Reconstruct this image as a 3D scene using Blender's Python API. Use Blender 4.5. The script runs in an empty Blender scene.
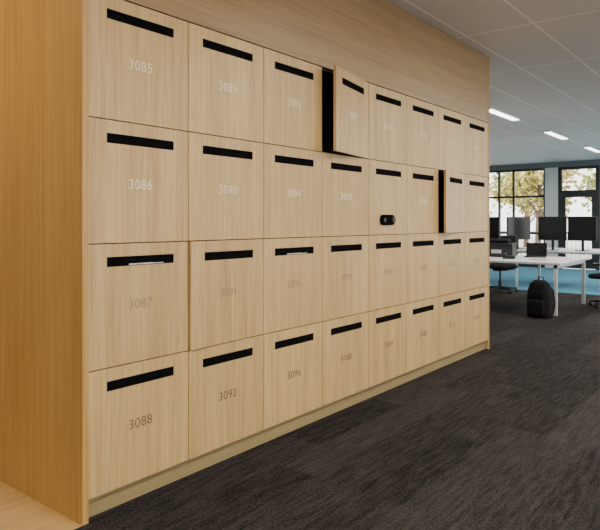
import bpy, bmesh, math, random
from mathutils import Vector, Matrix
random.seed(4)
P=0.56; C=1.034*P; CAMH=2.34*P; HC=CAMH+3.04*P
scene=bpy.context.scene

# ---------------------------------------------------------------- materials
def newmat(name):
    m=bpy.data.materials.new(name); m.use_nodes=True
    nt=m.node_tree; b=nt.nodes['Principled BSDF']
    return m,nt,b
def plain(name,col,rough=0.6,metal=0.0,noise=0.06,nscale=30,emit=None,es=0,spec=None):
    m,nt,b=newmat(name)
    b.inputs['Roughness'].default_value=rough
    b.inputs['Metallic'].default_value=metal
    if spec is not None: b.inputs['Specular IOR Level'].default_value=spec
    tc=nt.nodes.new('ShaderNodeTexCoord'); n=nt.nodes.new('ShaderNodeTexNoise')
    n.inputs['Scale'].default_value=nscale
    nt.links.new(tc.outputs['Object'],n.inputs['Vector'])
    r=nt.nodes.new('ShaderNodeValToRGB')
    r.color_ramp.elements[0].position=0.3; r.color_ramp.elements[1].position=0.7
    r.color_ramp.elements[0].color=[c*(1-noise) for c in col]+[1]
    r.color_ramp.elements[1].color=[min(1,c*(1+noise)) for c in col]+[1]
    nt.links.new(n.outputs['Fac'],r.inputs['Fac'])
    nt.links.new(r.outputs['Color'],b.inputs['Base Color'])
    if emit:
        b.inputs['Emission Color'].default_value=list(emit)+[1]
        b.inputs['Emission Strength'].default_value=es
    return m
def wood(name,dark,light,scale,rough=0.42):
    """scale: stretched noise scale giving the direction of the grain"""
    m,nt,b=newmat(name)
    N=nt.nodes; L=nt.links
    tc=N.new('ShaderNodeTexCoord'); oi=N.new('ShaderNodeObjectInfo')
    mul=N.new('ShaderNodeMath'); mul.operation='MULTIPLY'; mul.inputs[1].default_value=37.0
    L.new(oi.outputs['Random'],mul.inputs[0])
    add=N.new('ShaderNodeVectorMath'); add.operation='ADD'
    L.new(tc.outputs['Object'],add.inputs[0]); L.new(mul.outputs[0],add.inputs[1])
    mp=N.new('ShaderNodeMapping'); mp.inputs['Scale'].default_value=scale
    L.new(add.outputs[0],mp.inputs['Vector'])
    n=N.new('ShaderNodeTexNoise'); n.inputs['Scale'].default_value=1.0; n.inputs['Detail'].default_value=6; n.inputs['Roughness'].default_value=0.65
    L.new(mp.outputs[0],n.inputs['Vector'])
    mp2=N.new('ShaderNodeMapping'); mp2.inputs['Scale'].default_value=[s*0.16 for s in scale]
    L.new(add.outputs[0],mp2.inputs['Vector'])
    n2=N.new('ShaderNodeTexNoise'); n2.inputs['Scale'].default_value=1.0; n2.inputs['Detail'].default_value=3
    L.new(mp2.outputs[0],n2.inputs['Vector'])
    mx=N.new('ShaderNodeMath'); mx.operation='MULTIPLY_ADD'; mx.inputs[1].default_value=0.65
    L.new(n.outputs['Fac'],mx.inputs[0])
    h=N.new('ShaderNodeMath'); h.operation='MULTIPLY'; h.inputs[1].default_value=0.35
    L.new(n2.outputs['Fac'],h.inputs[0]); L.new(h.outputs[0],mx.inputs[2])
    r=N.new('ShaderNodeValToRGB')
    r.color_ramp.elements[0].position=0.33; r.color_ramp.elements[1].position=0.62
    r.color_ramp.elements[0].color=list(dark)+[1]; r.color_ramp.elements[1].color=list(light)+[1]
    L.new(mx.outputs[0],r.inputs['Fac'])
    hs=N.new('ShaderNodeHueSaturation')
    mr=N.new('ShaderNodeMapRange'); mr.inputs['To Min'].default_value=0.95; mr.inputs['To Max'].default_value=1.05
    L.new(oi.outputs['Random'],mr.inputs['Value']); L.new(mr.outputs[0],hs.inputs['Value'])
    L.new(r.outputs['Color'],hs.inputs['Color'])
    L.new(hs.outputs['Color'],b.inputs['Base Color'])
    b.inputs['Roughness'].default_value=rough
    bp=N.new('ShaderNodeBump'); bp.inputs['Strength'].default_value=0.05; bp.inputs['Distance'].default_value=0.002
    L.new(n.outputs['Fac'],bp.inputs['Height']); L.new(bp.outputs[0],b.inputs['Normal'])
    return m
OD=(0.39,0.240,0.085); OL=(0.60,0.405,0.170)
M_door=wood('oak_laminate_vertical',OD,OL,(70,70,2.2))
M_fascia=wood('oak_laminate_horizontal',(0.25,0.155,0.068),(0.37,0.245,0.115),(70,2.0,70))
M_end=wood('oak_laminate_end',(0.37,0.205,0.048),(0.53,0.32,0.095),(45,45,1.2))
M_kick=wood('oak_plinth',(0.22,0.160,0.07),(0.30,0.225,0.105),(60,2,60))
M_timber=wood('timber_floor',(0.48,0.30,0.12),(0.64,0.43,0.19),(30,2,30),0.4)
M_dark=plain('carcass_dark',(0.012,0.011,0.010),0.8)
M_black=plain('black_plastic',(0.012,0.012,0.013),0.45)
M_slot=plain('slot_shade_lock_black',(0.003,0.003,0.0035),0.9,spec=0.05)
M_num_l=plain('number_reflection_light',(0.78,0.70,0.56),0.4,0.0)  # metallic stickers: each row's reflection is painted as its base colour
M_num_m=plain('number_reflection_mid',(0.23,0.18,0.115),0.4,0.0)
M_num_d=plain('number_reflection_dark',(0.09,0.075,0.055),0.4,0.0)
M_paper=plain('paper',(0.55,0.55,0.53),0.8)
M_white=plain('white_laminate',(0.72,0.73,0.74),0.4)
M_alu=plain('aluminium_white',(0.62,0.63,0.65),0.35,0.2)
M_fabric=plain('fabric_black',(0.011,0.011,0.012),0.9,nscale=120,noise=0.3,spec=0.15)
M_meshf=plain('chair_mesh_black',(0.02,0.02,0.023),0.8,nscale=200,noise=0.3)
M_screen=plain('screen_black',(0.010,0.011,0.013),0.2)
M_frame=plain('window_frame_dark',(0.03,0.032,0.035),0.4)
M_wall=plain('painted_wall',(0.78,0.77,0.75),0.8,noise=0.02)
M_wallg=plain('painted_grey',(0.20,0.20,0.205),0.8,noise=0.03)
M_lamp=plain('luminaire_diffuser',(0.9,0.9,0.9),0.5,emit=(1,0.97,0.92),es=7)
M_trunk=plain('bark',(0.14,0.11,0.09),0.9,nscale=12,noise=0.4)
M_pave=plain('terrace_paving',(0.50,0.49,0.47),0.9,nscale=3)
M_blue=plain('blue_carpet',(0.05,0.24,0.36),0.95,nscale=60,noise=0.15)
M_red=plain('book_red',(0.20,0.05,0.04),0.6)

def leaf(name,cols):
    m,nt,b=newmat(name); N=nt.nodes;L=nt.links
    tc=N.new('ShaderNodeTexCoord'); n=N.new('ShaderNodeTexNoise'); n.inputs['Scale'].default_value=2.6; n.inputs['Detail'].default_value=6
    L.new(tc.outputs['Object'],n.inputs['Vector'])
    r=N.new('ShaderNodeValToRGB'); el=r.color_ramp.elements
    el[0].position=0.35; el[0].color=list(cols[0])+[1]; el[1].position=0.65; el[1].color=list(cols[2])+[1]
    e=el.new(0.5); e.color=list(cols[1])+[1]
    L.new(n.outputs['Fac'],r.inputs['Fac']); L.new(r.outputs['Color'],b.inputs['Base Color'])
    b.inputs['Roughness'].default_value=0.9
    return m
M_leafA=leaf('leaves_autumn',[(0.17,0.20,0.05),(0.42,0.36,0.10),(0.65,0.55,0.22)])
M_leafB=leaf('leaves_green',[(0.10,0.15,0.04),(0.27,0.33,0.10),(0.52,0.53,0.22)])

def carpet():
    m,nt,b=newmat('carpet_planks'); N=nt.nodes;L=nt.links
    tc=N.new('ShaderNodeTexCoord')
    mp=N.new('ShaderNodeMapping'); mp.inputs['Rotation'].default_value=(0,0,math.radians(90))
    L.new(tc.outputs['Object'],mp.inputs['Vector'])
    br=N.new('ShaderNodeTexBrick'); br.offset=0.37
    br.inputs['Color1'].default_value=(0.3,0.3,0.3,1); br.inputs['Color2'].default_value=(0.7,0.7,0.7,1)
    br.inputs['Mortar'].default_value=(0.35,0.35,0.35,1)
    br.inputs['Mortar Size'].default_value=0.002; br.inputs['Scale'].default_value=1.0
    br.inputs['Brick Width'].default_value=1.0; br.inputs['Row Height'].default_value=0.25
    L.new(mp.outputs[0],br.inputs['Vector'])
    m1=N.new('ShaderNodeMapping'); m1.inputs['Scale'].default_value=(38,4.0,1)
    L.new(tc.outputs['Object'],m1.inputs['Vector'])
    n1=N.new('ShaderNodeTexNoise'); n1.inputs['Scale'].default_value=1; n1.inputs['Detail'].default_value=6; n1.inputs['Roughness'].default_value=0.7
    L.new(m1.outputs[0],n1.inputs['Vector'])
    n2=N.new('ShaderNodeTexNoise'); n2.inputs['Scale'].default_value=90; n2.inputs['Detail'].default_value=3
    L.new(tc.outputs['Object'],n2.inputs['Vector'])
    a=N.new('ShaderNodeMath'); a.operation='MULTIPLY_ADD'; a.inputs[1].default_value=0.26
    L.new(br.outputs['Color'],a.inputs[0])
    s=N.new('ShaderNodeMath'); s.operation='MULTIPLY'; s.inputs[1].default_value=0.6
    L.new(n1.outputs['Fac'],s.inputs[0]); L.new(s.outputs[0],a.inputs[2])
    a2=N.new('ShaderNodeMath'); a2.operation='MULTIPLY_ADD'; a2.inputs[1].default_value=0.55
    L.new(n2.outputs['Fac'],a2.inputs[0]); L.new(a.outputs[0],a2.inputs[2])
    r=N.new('ShaderNodeValToRGB')
    r.color_ramp.elements[0].position=0.56; r.color_ramp.elements[1].position=0.92
    r.color_ramp.elements[0].color=(0.0055,0.0051,0.0053,1); r.color_ramp.elements[1].color=(0.066,0.058,0.057,1)
    L.new(a2.outputs[0],r.inputs['Fac']); L.new(r.outputs['Color'],b.inputs['Base Color'])
    b.inputs['Roughness'].default_value=0.95
    b.inputs['Specular IOR Level'].default_value=0.1
    bp=N.new('ShaderNodeBump'); bp.inputs['Strength'].default_value=0.5; bp.inputs['Distance'].default_value=0.004
    L.new(n2.outputs['Fac'],bp.inputs['Height']); L.new(bp.outputs[0],b.inputs['Normal'])
    return m
M_carpet=carpet()

def ceilmat():
    m,nt,b=newmat('ceiling_tiles'); N=nt.nodes;L=nt.links
    tc=N.new('ShaderNodeTexCoord'); sp=N.new('ShaderNodeSeparateXYZ')
    L.new(tc.outputs['Object'],sp.inputs[0])
    def line(out,off,period,w):
        a=N.new('ShaderNodeMath'); a.operation='SUBTRACT'; a.inputs[1].default_value=off-w/2
        L.new(out,a.inputs[0])
        d=N.new('ShaderNodeMath'); d.operation='DIVIDE'; d.inputs[1].default_value=period; L.new(a.outputs[0],d.inputs[0])
        f=N.new('ShaderNodeMath'); f.operation='FRACT'; L.new(d.outputs[0],f.inputs[0])
        c=N.new('ShaderNodeMath'); c.operation='LESS_THAN'; c.inputs[1].default_value=w/period; L.new(f.outputs[0],c.inputs[0])
        return c.outputs[0]
    l1=line(sp.outputs['X'],0.11,0.6,0.022); l2=line(sp.outputs['Y'],0.83,1.5,0.022)
    mx=N.new('ShaderNodeMath'); mx.operation='MAXIMUM'; L.new(l1,mx.inputs[0]); L.new(l2,mx.inputs[1])
    mix=N.new('ShaderNodeMix'); mix.data_type='RGBA'
    mix.inputs['A'].default_value=(0.72,0.70,0.68,1); mix.inputs['B'].default_value=(0.97,0.96,0.95,1)
    L.new(mx.outputs[0],mix.inputs['Factor'])
    L.new(mix.outputs['Result'],b.inputs['Base Color'])
    b.inputs['Roughness'].default_value=0.6
    return m
M_ceil=ceilmat()

def glassmat():
    m=bpy.data.materials.new('window_glass'); m.use_nodes=True; nt=m.node_tree
    nt.nodes.remove(nt.nodes['Principled BSDF'])
    out=nt.nodes['Material Output']
    t=nt.nodes.new('ShaderNodeBsdfTransparent'); g=nt.nodes.new('ShaderNodeBsdfGlossy'); g.inputs['Roughness'].default_value=0.02
    fr=nt.nodes.new('ShaderNodeMath'); fr.operation='MULTIPLY'; fr.inputs[1].default_value=0.6
    f=nt.nodes.new('ShaderNodeFresnel'); nt.links.new(f.outputs[0],fr.inputs[0])
    mx=nt.nodes.new('ShaderNodeMixShader'); nt.links.new(fr.outputs[0],mx.inputs[0])
    nt.links.new(t.outputs[0],mx.inputs[1]); nt.links.new(g.outputs[0],mx.inputs[2]); nt.links.new(mx.outputs[0],out.inputs['Surface'])
    return m
M_glass=glassmat()

# ---------------------------------------------------------------- helpers
def link(o,parent=None):
    scene.collection.objects.link(o)
    if parent: o.parent=parent
    return o
def empty(name,loc=(0,0,0),rz=0):
    e=bpy.data.objects.new(name,None); e.location=loc; e.rotation_euler=(0,0,math.radians(rz)); e.empty_display_size=0.2
    return link(e)
def addbox(bm,x0,x1,y0,y1,z0,z1,M=None):
    vs=[bm.verts.new((x,y,z)) for x in (x0,x1) for y in (y0,y1) for z in (z0,z1)]
    for f in ((0,1,3,2),(4,6,7,5),(0,4,5,1),(2,3,7,6),(0,2,6,4),(1,5,7,3)):
        bm.faces.new([vs[i] for i in f])
    if M is not None: bmesh.ops.transform(bm,matrix=M,verts=vs)
    return vs
def finish(bm,name,mat,parent=None,bevel=0,smooth=False,seg=2,sub=0):
    bmesh.ops.recalc_face_normals(bm,faces=bm.faces[:])
    me=bpy.data.meshes.new(name); bm.to_mesh(me); bm.free()
    me.materials.append(mat)
    if smooth:
        for p in me.polygons: p.use_smooth=True
    o=link(bpy.data.objects.new(name,me),parent)
    if bevel:
        b=o.modifiers.new('bevel','BEVEL'); b.width=bevel; b.segments=seg; b.limit_method='ANGLE'
    if sub:
        s=o.modifiers.new('sub','SUBSURF'); s.levels=sub; s.render_levels=sub
    return o
def box(name,x0,x1,y0,y1,z0,z1,mat,parent=None,bevel=0,M=None,smooth=False,seg=2):
    bm=bmesh.new(); addbox(bm,x0,x1,y0,y1,z0,z1,M)
    return finish(bm,name,mat,parent,bevel,smooth,seg)
def addcyl(bm,p1,p2,r,r2=None,seg=16):
    p1=Vector(p1);p2=Vector(p2); d=p2-p1
    q=d.to_track_quat('Z','Y').to_matrix().to_4x4()
    M=Matrix.Translation((p1+p2)/2)@q
    bmesh.ops.create_cone(bm,cap_ends=True,segments=seg,radius1=r,radius2=r if r2 is None else r2,depth=d.length,matrix=M)
def tube(name,pts,r,mat,parent,cyclic=False):
    cu=bpy.data.curves.new(name,'CURVE'); cu.dimensions='3D'; cu.bevel_depth=r; cu.bevel_resolution=3
    s=cu.splines.new('POLY'); s.points.add(len(pts)-1)
    for i,p in enumerate(pts): s.points[i].co=(*p,1)
    s.use_cyclic_u=cyclic
    cu.materials.append(mat)
    return link(bpy.data.objects.new(name,cu),parent)

# ---------------------------------------------------------------- room shell
YF=16.6; XL=-7.0; XR=6.5; YB=-4.5
YE=8*C
T=0.03; XE=0.012
box('floor',XE,XR,YB,10.4,-0.1,0,M_carpet)
box('floor_carpet_behind_lockers',XL,XE,-T,10.4,-0.1,0,M_carpet)
box('floor_timber',XL,XE,YB,-T,-0.1,0,M_timber)
box('floor_blue_carpet',XL,XR,10.4,YF,-0.1,0,M_blue)
box('ceiling',XL,XR,YB,YF,HC,HC+0.1,M_ceil)
box('wall_back',XL,XR,YB-0.1,YB,0,HC,M_wall)
box('wall_left',XL-0.1,XL,YB,YF,0,HC,M_wall)
box('wall_core',-3.2,-0.53,0,YE,0,HC,M_wall)
box('wall_end_panel',-3.2,XE,-T,-0.0,0,HC,M_end)
# unseen glazing on the right, added to bring daylight onto lockers and ceiling
box('wall_right',XR,XR+0.2,YB,YF,0,0.35,M_wall)
box('wall_right_header',XR,XR+0.2,YB,YF,2.86,HC,M_wallg)
w3=empty('window_added',(XR,0,0))
bm=bmesh.new()
addbox(bm,0.02,0.12,YB,YF,0.35,0.41); addbox(bm,0.02,0.12,YB,YF,2.80,2.86)
n=14
for i in range(n+1):
    y=YB+0.03+(YF-YB-0.06)*i/n; addbox(bm,0.02,0.12,y-0.03,y+0.03,0.41,2.80)
finish(bm,'frame',M_frame,w3)
box('glass',0.065,0.075,YB,YF,0.41,2.80,M_glass,w3)

# ---------------------------------------------------------------- locker bank
bank=empty('locker_bank',(0,0,0))
zs=[CAMH+b*P for b in (1.826,0.826,-0.174,-1.174,-2.174)]
th=0.020; gap=0.0026
bm=bmesh.new()
for i in range(9):
    a=max(0.001,i*C-0.009); b=min(YE-0.001,i*C+0.009)
    addbox(bm,-0.50,-th-0.003,a,b,zs[4]-0.01,zs[0]+0.01)
for z in zs: addbox(bm,-0.50,-th-0.003,0.001,YE-0.001,z-0.009,z+0.009)
addbox(bm,-0.52,-0.50,0.001,YE-0.001,0.0,HC-0.002)
finish(bm,'carcass',M_dark,bank)
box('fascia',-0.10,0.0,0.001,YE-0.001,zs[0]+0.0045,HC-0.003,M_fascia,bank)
box('plinth',-0.10,-0.03,0.001,YE-0.001,0.0,zs[4]-0.004,M_kick,bank)
box('end_panel',-0.52,0.006,YE,YE+0.02,0,HC-0.003,M_door,bank)

W=C-2*gap; H=P-2*gap
def ring_door(name,parent):
    bm=bmesh.new()
    s0,s1=-W+0.172*C,-W+0.826*C; t1=H-0.108*P; t0=H-0.180*P
    def rect(a,b,c,d,x): return [bm.verts.new((x,a,c)),bm.verts.new((x,b,c)),bm.verts.new((x,b,d)),bm.verts.new((x,a,d))]
    of=rect(-W,0,0,H,0); inf=rect(s0,s1,t0,t1,0); ob=rect(-W,0,0,H,-th); inb=rect(s0,s1,t0,t1,-th)
    for i in range(4):
        j=(i+1)%4
        bm.faces.new((of[i],of[j],inf[j],inf[i])); bm.faces.new((ob[i],inb[i],inb[j],ob[j]))
        bm.faces.new((of[i],ob[i],ob[j],of[j])); bm.faces.new((inf[i],inf[j],inb[j],inb[i]))
    o=finish(bm,name,M_door,parent)
    bm=bmesh.new()
    addbox(bm,-th-0.002,-0.006,s0-0.004,s1+0.004,t0-0.004,t1+0.004)  # black plate painting the shade of the locker interior behind the slot
    finish(bm,'slot_shade_plate',M_slot,o)
    bm=bmesh.new(); e=0.002
    addbox(bm,-0.007,0.0006,s0-e,s1+e,t0-e,t0+0.001); addbox(bm,-0.007,0.0006,s0-e,s1+e,t1-0.001,t1+e)
    addbox(bm,-0.007,0.0006,s0-e,s0+0.001,t0,t1); addbox(bm,-0.007,0.0006,s1-0.001,s1+e,t0,t1)
    finish(bm,'slot_trim',M_slot,o)
    return o,(s0,s1,t0,t1)
ajar={(3,0):10.5,(6,1):7.0,(1,2):1.6}
for c in range(8):
    for r in range(4):
        num=3085+c*4+r
        d,(s0,s1,t0,t1)=ring_door('door_%d'%num,bank)
        d.location=(0.0,(c+1)*C-gap,zs[r+1]+gap)
        d.rotation_euler=(0,0,math.radians(ajar.get((c,r),0.0)))
        if (c,r) not in ((4,1),):
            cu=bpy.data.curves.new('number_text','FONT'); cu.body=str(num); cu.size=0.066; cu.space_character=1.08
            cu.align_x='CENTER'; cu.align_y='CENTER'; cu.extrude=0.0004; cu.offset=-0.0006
            cu.materials.append([M_num_l,M_num_l,M_num_m,M_num_d][r])  # lighter or darker by row, in place of real reflections
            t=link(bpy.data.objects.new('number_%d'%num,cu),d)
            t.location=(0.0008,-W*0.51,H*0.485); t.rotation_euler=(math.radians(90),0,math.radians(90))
        if (c,r) in ((0,2),(2,2)):
            for k in range(2):
                a=s0+0.12+k*0.06
                box('letter_%d'%k,-0.0055,-0.004+0.001*k,a,a+0.14,t0+0.001,t0+0.007-0.002*k,M_paper,d)
        if (c,r)==(4,1):
            bm=bmesh.new()
            yc=-W*0.56; zc=H*0.20; L2=0.062; R=0.040
            pts=[]
            for i in range(17):
                a=-math.pi/2+math.pi*i/16; pts.append((yc+L2+R*math.cos(a),zc+R*math.sin(a)))
            for i in range(17):
                a=math.pi/2+math.pi*i/16; pts.append((yc-L2+R*math.cos(a),zc+R*math.sin(a)))
            f=bm.faces.new([bm.verts.new((0.0,y,z)) for y,z in pts])
            ex=bmesh.ops.extrude_face_region(bm,geom=[f])
            bmesh.ops.translate(bm,vec=(0.022,0,0),verts=[v for v in ex['geom'] if isinstance(v,bmesh.types.BMVert)])
            finish(bm,'lock_body',M_slot,d,bevel=0.006)
            bm=bmesh.new(); addcyl(bm,(0.02,yc+L2,zc),(0.034,yc+L2,zc),0.027,0.024,24)
            finish(bm,'lock_knob',M_black,d,bevel=0.003)
            bm=bmesh.new(); addcyl(bm,(0.02,yc-L2,zc),(0.026,yc-L2,zc),0.014,0.014,24)
            finish(bm,'lock_keyhole',M_frame,d)
box('stored_folder_a',-0.42,-0.12,3*C+0.06,3*C+0.10,zs[1]+0.010,zs[1]+0.33,M_red,bank)
box('stored_folder_b',-0.42,-0.10,3*C+0.11,3*C+0.17,zs[1]+0.010,zs[1]+0.30,M_fabric,bank,bevel=0.01)

# ---------------------------------------------------------------- far window wall
ww=empty('window_1',(0,YF,0))
def bar(n,x0,x1,z0,z1,d=0.10,m=M_frame,p=ww): return box(n,x0,x1,0.0,d,z0,z1,m,p)
HB=2.86
xs=[XL,-6.2,-5.35,-4.30,-3.87,-2.96]
bar('sill_rail',XL,-2.96,0.0,0.12); bar('head_rail',XL,-2.96,HB-0.06,HB); bar('transom',XL,-2.96,2.02,2.08); bar('mid_rail',XL,-2.96,0.95,1.0)
for i,x in enumerate(xs[1:-1]): bar('mullion_%d'%i,x-0.025,x+0.025,0.12,HB-0.06)
bar('mullion_end',-3.0,-2.96,0.12,HB-0.06)
box('glass',XL,-3.0,0.045,0.055,0.12,HB-0.06,M_glass,ww)
box('wall_far_column',-2.96,-2.60,YF,YF+0.3,0,HB,M_wall)
dr=empty('door_1',(0,YF,0))
bar('jamb_l',-2.60,-2.50,0,HB,p=dr); bar('jamb_r',-1.62,-1.52,0,HB,p=dr); bar('door_head',-2.5,-1.62,2.12,2.2,p=dr); bar('top_frame',-2.5,-1.62,HB-0.08,HB,p=dr)
bar('stile_l',-2.5,-2.40,0.02,2.12,0.05,p=dr); bar('stile_r',-1.72,-1.62,0.02,2.12,0.05,p=dr); bar('rail_b',-2.4,-1.72,0.02,0.3,0.05,p=dr); bar('rail_t',-2.4,-1.72,2.0,2.12,0.05,p=dr)
box('door_glass',-2.4,-1.72,0.02,0.03,0.3,2.0,M_glass,dr); box('transom_glass',-2.5,-1.62,0.045,0.055,2.2,HB-0.08,M_glass,dr)
tube('pull_handle',[(-1.68,-0.05,0.9),(-1.68,-0.05,1.3)],0.012,M_alu,dr)
box('wall_far_pier',-1.52,-1.0,YF,YF+0.3,0,HB,M_wallg)
w2=empty('window_2',(0,YF,0))
bar('sill_rail',-1.0,XR,0,0.12,p=w2); bar('head_rail',-1.0,XR,HB-0.06,HB,p=w2); bar('transom',-1.0,XR,2.02,2.08,p=w2)
for i in range(6): bar('mullion_%d'%i,-1.0+i*1.49,-0.95+i*1.49,0.12,HB-0.06,p=w2)
box('glass',-1.0,XR,0.045,0.055,0.12,HB-0.06,M_glass,w2)
box('wall_far_header',XL,XR,YF,YF+0.3,HB,HC,M_wallg)

# outside
box('ground_terrace',-40,40,-25,60,-0.4,-0.12,M_pave)
rl=empty('terrace_railing',(0,YF+3.0,-0.12))
bm=bmesh.new(); addbox(bm,-16,10,-0.03,0.03,1.05,1.11); addbox(bm,-16,10,-0.015,0.015,0.1,0.14)
for i in range(14): addbox(bm,-16+i*2-0.02,-16+i*2+0.02,-0.02,0.02,0,1.05)
for i in range(208): addbox(bm,-16+i*0.125-0.006,-16+i*0.125+0.006,-0.006,0.006,0.14,1.05)
finish(bm,'rail_and_posts',M_frame,rl)
def tree(x,y,h,mat,s=1):
    e=empty('autumn_tree' if mat is M_leafA else 'green_tree',(x,y,-0.12))
    bm=bmesh.new(); addcyl(bm,(0,0,0),(0.1,0,h*0.6),0.13*s,0.08*s,10)
    br=[]
    for k in range(8):
        a=k*0.9+random.random(); z0=h*(0.22+0.05*k); e2=(math.cos(a)*h*0.19,math.sin(a)*h*0.19,z0+h*0.2)
        addcyl(bm,(0.06,0,z0),e2,0.04*s,0.02*s,8); br.append(e2)
    finish(bm,'trunk',M_trunk,e,smooth=True)
    bm=bmesh.new()
    for k in range(38):
        b=random.choice(br) if k<32 else (0,0,h*0.75)
        c=Vector(b)+Vector((random.uniform(-1,1),random.uniform(-1,1),random.uniform(-0.9,0.9)))*h*0.10
        for q in range(34):
            u=Vector((random.gauss(0,1),random.gauss(0,1),random.gauss(0,1))); u.normalize()
            bmesh.ops.create_icosphere(bm,subdivisions=1,radius=random.uniform(0.04,0.10)*s,matrix=Matrix.Translation(c+u*h*0.12*random.random()**0.5))
    finish(bm,'foliage',mat,e)
for t in ((-9.6,24.5,5.0,M_leafB),(-5.6,24.5,5.0,M_leafA),(-1.2,24.5,5,M_leafB),(-7.7,29.5,5.6,M_leafB),(-3.4,29.5,5.4,M_leafB),(-12.4,30,5.5,M_leafB),(3.5,25,5,M_leafA)): tree(*t)

# ---------------------------------------------------------------- luminaires
def luminaire(x,y,power):
    e=empty('linear_ceiling_light',(x,y,HC))
    box('housing',-0.07,0.07,-0.62,0.62,-0.03,0.0,M_white,e,bevel=0.004)
    box('diffuser',-0.055,0.055,-0.60,0.60,-0.036,-0.030,M_lamp,e)
    ld=bpy.data.lights.new('lamp','AREA'); ld.shape='RECTANGLE'; ld.size=0.11; ld.size_y=1.2; ld.energy=power; ld.color=(1,0.92,0.81)
    lo=link(bpy.data.objects.new('lamp',ld),e); lo.location=(0,0,-0.040)
for y in (7.95,10.85,13.8): luminaire(-1.05,y,45)
for y in (-2.6,0.4,3.4,6.4,9.4,12.4): luminaire(2.3,y,68)
for y in (0.4,6.4,12.4): luminaire(5.0,y,40)
dl=empty('warm_downlight',(-0.75,-1.1,HC))
bm=bmesh.new(); addcyl(bm,(0,0,-0.03),(0,0,0),0.09,0.09,32); finish(bm,'trim_ring',M_white,dl,bevel=0.004)
ld=bpy.data.lights.new('lamp','AREA'); ld.shape='DISK'; ld.size=0.14; ld.energy=30; ld.color=(1,0.76,0.46)
lo=link(bpy.data.objects.new('lamp',ld),dl); lo.location=(0,0,-0.035)

# ---------------------------------------------------------------- furniture
def bench(name,x0,x1,y0,y1,h=0.74):
    e=empty(name,(x1,y0,0)); w=x1-x0; d=y1-y0
    box('top_front',-w,0,0,d/2-0.02,h-0.028,h,M_white,e,bevel=0.003)
    box('top_rear',-w,0,d/2+0.02,d,h-0.028,h,M_white,e,bevel=0.003)
    bm=bmesh.new(); s=0.045
    for x in (-0.10,-w/2,-w+0.05):
        for y in (0.03,d-0.03-s): addbox(bm,x,x+s,y,y+s,0,h-0.03)
        addbox(bm,x,x+s,0.03,d-0.03,h-0.08,h-0.03)
    addbox(bm,-w+0.05,-0.08,d/2-0.12,d/2-0.08,h-0.08,h-0.03); addbox(bm,-w+0.05,-0.08,d/2+0.08,d/2+0.12,h-0.08,h-0.03)
    finish(bm,'frame_legs',M_alu,e)
    return e
bench('bench_desk',-3.6,-0.03,7.36,9.0)
bench('bench_desk',-3.6,-0.22,11.0,12.6)

def chair(x,y,rz):
    e=empty('task_chair',(x,y,0),rz)
    bm=bmesh.new()
    for k in range(5):
        a=math.radians(90+72*k); c,s=math.cos(a),math.sin(a)
        addcyl(bm,(0,0,0.10),(0.30*c,0.30*s,0.075),0.026,0.016,10)
        for o in (-0.016,0.016):
            p=Vector((0.30*c,0.30*s,0.028)); n=Vector((-s,c,0))
            addcyl(bm,p+n*(o-0.009),p+n*(o+0.009),0.028,None,14)
        addcyl(bm,(0.30*c,0.30*s,0.03),(0.30*c,0.30*s,0.085),0.010,None,8)
    addcyl(bm,(0,0,0.06),(0,0,0.22),0.032,0.03,16); addcyl(bm,(0,0,0.2),(0,0,0.42),0.018,None,16)
    addbox(bm,-0.09,0.09,-0.12,0.10,0.40,0.445)
    finish(bm,'base',M_black,e)
    box('seat',-0.245,0.245,-0.22,0.25,0.445,0.52,M_fabric,e,bevel=0.034,seg=4,smooth=True)
    bm=bmesh.new(); nx,nz=8,8; g=[]
    for j in range(nz+1):
        row=[]
        v=j/nz; z=0.58+0.47*v; hw=0.215*(0.86+0.35*math.sin(math.pi*min(1,v+0.15))*0.4) 
        for i in range(nx+1):
            u=-1+2*i/nx
            row.append(bm.verts.new((hw*u,-0.255-0.07*v+0.05*u*u+0.03*math.sin(math.pi*v),z)))
        g.append(row)
    for j in range(nz):
        for i in range(nx): bm.faces.new((g[j][i],g[j][i+1],g[j+1][i+1],g[j+1][i]))
    o=finish(bm,'backrest',M_meshf,e,smooth=True)
    so=o.modifiers.new('t','SOLIDIFY'); so.thickness=0.03; bv=o.modifiers.new('b','BEVEL'); bv.width=0.008; bv.segments=2
    tube('back_spine',[(0,-0.08,0.42),(0,-0.24,0.42),(0,-0.30,0.52),(0,-0.29,0.70)],0.022,M_black,e)
    for s,n in ((-1,'l'),(1,'r')):
        tube('arm_post_'+n,[(s*0.10,-0.02,0.43),(s*0.285,-0.02,0.45),(s*0.285,-0.02,0.66)],0.015,M_black,e)
        box('arm_pad_'+n,s*0.285-0.04,s*0.285+0.04,-0.14,0.14,0.66,0.69,M_black,e,bevel=0.012,seg=3,smooth=True)
    return e
chair(-1.75,9.75,165)
chair(0.33,8.75,80)
chair(-2.9,10.35,10)
chair(-2.9,6.7,5)
chair(1.2,12.6,60)

def monitor(x,y,rz,h=0.74):
    e=empty('monitor',(x,y,h),rz)
    box('foot',-0.12,0.12,-0.09,0.09,0,0.014,M_black,e,bevel=0.005)
    box('stand',-0.025,0.025,0.02,0.045,0.014,0.36,M_black,e,bevel=0.005)
    box('bezel',-0.27,0.27,-0.02,0.02,0.20,0.68,M_black,e,bevel=0.006)
    box('screen',-0.26,0.26,-0.0225,-0.018,0.215,0.67,M_screen,e)
monitor(-1.25,11.3,4); monitor(-0.69,11.3,-4); monitor(-2.6,11.3,0); monitor(-1.98,11.45,50)

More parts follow.
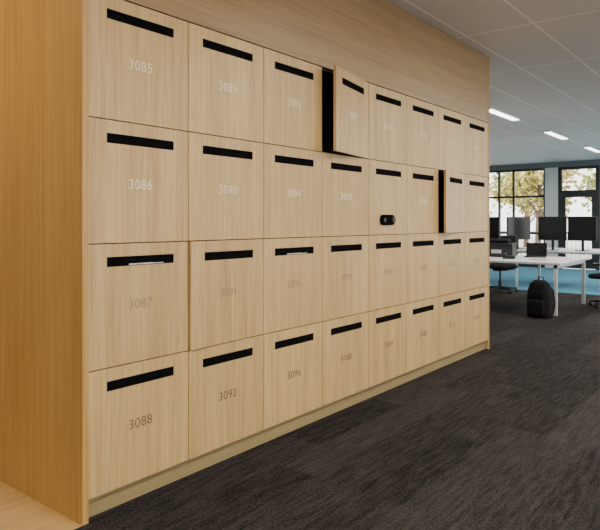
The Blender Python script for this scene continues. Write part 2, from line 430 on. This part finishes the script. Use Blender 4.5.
# backpack
bp=empty('backpack',(-0.24,7.14,0),-8)
bm=bmesh.new()
prof=[(0.0,0.155,0.10),(0.06,0.165,0.115),(0.22,0.165,0.115),(0.36,0.155,0.105),(0.46,0.125,0.085),(0.51,0.07,0.05)]
rings=[]
for z,a,b in prof:
    ring=[]
    for i in range(20):
        t=2*math.pi*i/20; ct,st=math.cos(t),math.sin(t)
        ring.append(bm.verts.new((a*math.copysign(abs(ct)**0.6,ct),b*math.copysign(abs(st)**0.6,st),z)))
    rings.append(ring)
for r0,r1 in zip(rings,rings[1:]):
    for i in range(20): bm.faces.new((r0[i],r0[(i+1)%20],r1[(i+1)%20],r1[i]))
bm.faces.new(rings[0]); bm.faces.new(rings[-1])
finish(bm,'body',M_fabric,bp,smooth=True)
box('front_pocket',-0.12,0.12,-0.15,-0.10,0.04,0.25,M_fabric,bp,bevel=0.025,seg=4,smooth=True)
box('top_pocket',-0.10,0.10,-0.125,-0.08,0.28,0.38,M_fabric,bp,bevel=0.018,seg=4,smooth=True)
tube('haul_loop',[(-0.04,0.03,0.50),(-0.035,0.03,0.55),(0.035,0.03,0.55),(0.04,0.03,0.50)],0.008,M_black,bp)
tube('zip_line',[(-0.11,-0.152,0.235),(0.11,-0.152,0.235)],0.003,M_frame,bp)
for s,n in ((-1,'l'),(1,'r')):
    tube('strap_'+n,[(s*0.06,0.085,0.47),(s*0.12,0.15,0.36),(s*0.14,0.15,0.18),(s*0.14,0.10,0.05)],0.012,M_fabric,bp)

# things on the bench
cr=empty('storage_crate',(-1.30,8.45,0.74),8)
bm=bmesh.new()
addbox(bm,-0.25,0.25,-0.17,0.17,0,0.012); addbox(bm,-0.25,-0.238,-0.17,0.17,0.0,0.2); addbox(bm,0.238,0.25,-0.17,0.17,0,0.2)
addbox(bm,-0.25,0.25,-0.17,-0.158,0,0.2); addbox(bm,-0.25,0.25,0.158,0.17,0,0.2)
finish(bm,'crate_body',M_black,cr)
box('lid',-0.26,0.26,-0.18,0.18,0.2,0.225,M_black,cr,bevel=0.006)
box('crate_label',-0.08,0.08,-0.172,-0.170,0.06,0.12,M_paper,cr)
box('folded_coat',-0.2,0.18,-0.13,0.13,0.225,0.29,M_fabric,cr,bevel=0.03,seg=4,smooth=True)
lp=empty('laptop',(-0.75,8.6,0.74),10)
box('deck',-0.16,0.16,-0.11,0.11,0,0.018,M_black,lp,bevel=0.004)
box('lid',-0.16,0.16,-0.006,0.006,0,0.22,M_screen,lp,bevel=0.003,M=Matrix.Translation((0,0.11,0.016))@Matrix.Rotation(math.radians(-14),4,'X'))
ph=empty('desk_phone',(-0.95,7.95,0.74),15)
box('phone_base',-0.09,0.09,-0.09,0.09,0,0.05,M_black,ph,bevel=0.01)
box('phone_handset',-0.085,-0.04,-0.1,0.1,0.05,0.085,M_black,ph,bevel=0.014,seg=3)
pp=empty('paper_stack',(-0.5,7.95,0.74),20)
box('sheets',-0.105,0.105,-0.148,0.148,0,0.02,M_paper,pp); 

# ---------------------------------------------------------------- world + sun
w=bpy.data.worlds.new('world'); scene.world=w; w.use_nodes=True
bg=w.node_tree.nodes['Background']; bg.inputs['Color'].default_value=(1.0,0.98,0.95,1); bg.inputs['Strength'].default_value=4.2
sd=bpy.data.lights.new('sun','SUN'); sd.energy=5.0; sd.angle=0.05; sd.color=(1,0.92,0.8)
so=link(bpy.data.objects.new('sun',sd)); so.rotation_euler=(math.radians(50),0,math.radians(-40))

# ---------------------------------------------------------------- camera
cd=bpy.data.cameras.new('camera'); cd.sensor_width=36; cd.sensor_fit='HORIZONTAL'; cd.lens=611/600*36; cd.shift_y=-43/600
cd.clip_start=0.05; cd.clip_end=200
cam=link(bpy.data.objects.new('camera',cd))
cam.location=(4.252*P,-2.710*P,CAMH); cam.rotation_euler=(math.radians(90),0,math.radians(38.27))
scene.camera=cam
